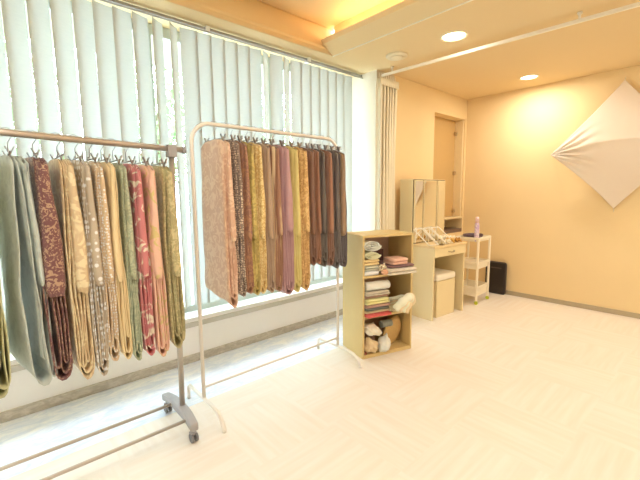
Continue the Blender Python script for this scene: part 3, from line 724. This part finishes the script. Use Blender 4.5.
# dark basin tray on top
t2 = thing('round_basin', 'dark oval basin sitting on the trolley top', 'basin', (4.32+.172, 1.99+.152, .7725), 0)
b = BM(); lathe(b, [(0, 0), (.085, 0), (.108, .045), (.110, .066), (.104, .066), (.098, .04), (.08, .010), (0, .010)], n=32, M=Matrix.Scale(1.32, 4, (1,0,0))); link('bowl', b, mat('dark_basin', '#5b4650', .4), t2, smooth=True)
# spray bottle
t = thing('spray_bottle', 'pale pink cylindrical spray can standing on the trolley', 'bottle', (4.352, 2.03, .7715)); t.scale = (1.0, 1.0, 1.12)
b = BM(); lathe(b, [(0, 0), (.026, 0), (.028, .006), (.028, .175), (.024, .19), (.018, .197), (0, .197)], n=24); link('can', b, brocade('can_paint', '#e6c6cf', '#b79ac2', 'floral', 30, rough=.3), t, smooth=True)
b = BM(); lathe(b, [(0, .1975), (.021, .1975), (.022, .245), (.017, .262), (0, .265)], n=24); link('cap', b, mat('pink_cap', '#f2d3d3', .35), t, smooth=True)
# black flat case
t = thing('flat_case', 'slim black case leaning against the far wall behind the trolley', 'case', (5.03, 1.915, 0), 0)
blk = mat('black_plastic', '#2c2624', .4); gry = mat('dark_edge', '#5c524a', .45)
b = BM(); box(b, -.045, .0, .012, .262, .012, .425); link('body', b, blk, t, bevel=.012)
b = BM(); y0, y1, z0, z1 = .006, .268, .008, .43
P = [(-.022, y0, z0+.02), (-.022, y0, z1-.03)]+[tuple(p) for p in arc((-.022, y0+.03, z1-.03), .03, PI, PI/2, (0,1,0), (0,0,1), 5)][1:]+[tuple(p) for p in arc((-.022, y1-.03, z1-.03), .03, PI/2, 0, (0,1,0), (0,0,1), 5)]+[(-.022, y1, z0+.02), (-.022, y1-.02, z0), (-.022, y0+.02, z0)]
tube(b, P, .008, 8, closed=True); link('edge_rim', b, gry, t, smooth=True)
b = BM(); box(b, -.048, -.0455, .06, .21, .35, .362); link('groove', b, gry, t)

# ------------------------------------------------------------------ recess fittings
t = thing('wall_cabinet', 'tall tan cabinet door set in the wall recess', 'cabinet', (0,0,0))
tan = mat('tan_panel', '#cfab70', .6, var=.03)
b = BM(); box(b, RX0+.002, RX1-.03, YR+.13, YR+.246, 1.02, RZ1-.002); link('door', b, tan, t, bevel=.003)
b = BM(); box(b, RX1-.028, RX1-.002, YR+.02, YR+.246, 1.02, RZ1-.002); link('side_frame', b, mat('light_frame', '#efd9ab', .5), t, bevel=.003)
for z in (1.10, 1.63, 2.17):
    b = BM(); box(b, RX1-.075, RX1-.0285, YR+.10, YR+.1295, z-.022, z+.022); link('hinge', b, mat('hinge_metal', '#b79a6c', .4, metal=.2), t, bevel=.004)
b = BM(); box(b, RX0+.002, RX1-.002, YR+.005, YR+.246, .995, 1.018); link('bottom_board', b, mat('light_frame', '#efd9ab', .5), t, bevel=.003)
t = thing('niche_counter', 'dark open niche with a low counter under the recess cabinet', 'counter', (0,0,0))
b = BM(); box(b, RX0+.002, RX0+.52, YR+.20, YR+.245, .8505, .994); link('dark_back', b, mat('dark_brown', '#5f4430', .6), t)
b = BM(); box(b, RX0+.002, RX1-.002, YR+.002, YR+.246, .802, .85); link('counter_top', b, mat('slate_blue', '#7a6455', .4), t, bevel=.004)

# ------------------------------------------------------------------ stretched fabric on the far wall
t = thing('wall_fabric', 'large white square of fabric stretched on point on the far wall', 'wall hanging', (0,0,0))
Lp, Tp, Rp, Bp = Vector((4.86, 1.446, 1.770)), Vector((5.04, .857, 2.497)), Vector((4.86, .23, 1.80)), Vector((5.04, .862, 1.165))
def ff(s, q):
    P = Lp*(1-s)*(1-q)+Tp*s*(1-q)+Bp*(1-s)*q+Rp*s*q
    d_ = s-q                          # + towards the top corner
    e = 1-abs(d_)
    m_ = (s+q)/2
    bel = 4*m_*(1-m_)
    P = P.copy()
    P.x -= .13*bel*max(0, 1-abs(d_-.10*bel)**.85*1.15)*.8
    # pulled-in edges
    cen = (Lp+Tp+Rp+Bp)/4
    edge = max(abs(2*s-1), abs(2*q-1))
    pull = .05*(1-min(abs(2*s-1), abs(2*q-1))**2)*edge**3
    P.y += (cen.y-P.y)*pull; P.z += (cen.z-P.z)*pull
    # wrinkles fanning out of the side corners
    for m0, s0, q0 in ((1, s, q), (.6, 1-s, 1-q)):
        rad = math.hypot(s0, q0); ang = math.atan2(s0, q0)
        if rad > .01: P.x += m0*.024*math.sin(ang*26+nz(rad*3, ang*4)*2)*math.exp(-((rad-.22)/.20)**2)*math.sin(PI*min(1, max(0, ang/(PI/2))))
    return P
b = BM(); grid(b, ff, 90, 90)
sm = mat('stretch_jersey', '#f0e1cf', .75, var=.01); link('sheet', b, sm, t, smooth=True, solid=.004)
for p, w_ in ((Lp, (XB-.001, 1.48, 1.77)), (Tp, (XB-.001, .857, 2.53)), (Bp, (XB-.001, .862, 1.13)), (Rp, (XB-.001, .17, 1.80))):
    b = BM(); tube(b, [p, w_], .003, 6); link('cord', b, mat('white_cord', '#f3ead8', .6), t)

# ------------------------------------------------------------------ light from outside
wd = bpy.data.worlds.new('sky'); scn.world = wd; wd.use_nodes = True
bg = wd.node_tree.nodes['Background']; bg.inputs[0].default_value = (.72, .89, 1.0, 1); bg.inputs[1].default_value = 12.5

# ------------------------------------------------------------------ camera
cam = bpy.data.cameras.new('camera'); cam.sensor_width = 36; cam.lens = 36*370.594/640; cam.clip_start = .05
co = bpy.data.objects.new('camera', cam); COL.objects.link(co)
M3 = Matrix(((0.7428918, 0.0895050, -0.6634008), (-0.6693280, 0.0836660, -0.7382412), (-0.0105722, 0.9924660, 0.1220630)))
M3 = Matrix(((0.7428918, 0.0895050, -0.6634008), (-0.6693280, 0.0836660, -0.7382412), (-0.0105722, 0.9924660, 0.1220630)))
# rows are the world axes seen from the camera, so this is the camera-to-world rotation
co.matrix_world = Matrix.Translation((0, 0, 1.35)) @ M3.to_4x4()
scn.camera = co
scn.view_settings.view_transform = 'Standard'; scn.view_settings.look = 'None'; scn.view_settings.gamma = 1
scn.view_settings.use_curve_mapping = False; scn.view_settings.exposure = 0.0
scn.cycles.use_denoising = True; scn.cycles.max_bounces = 8; scn.cycles.diffuse_bounces = 5; scn.cycles.sample_clamp_indirect = 6
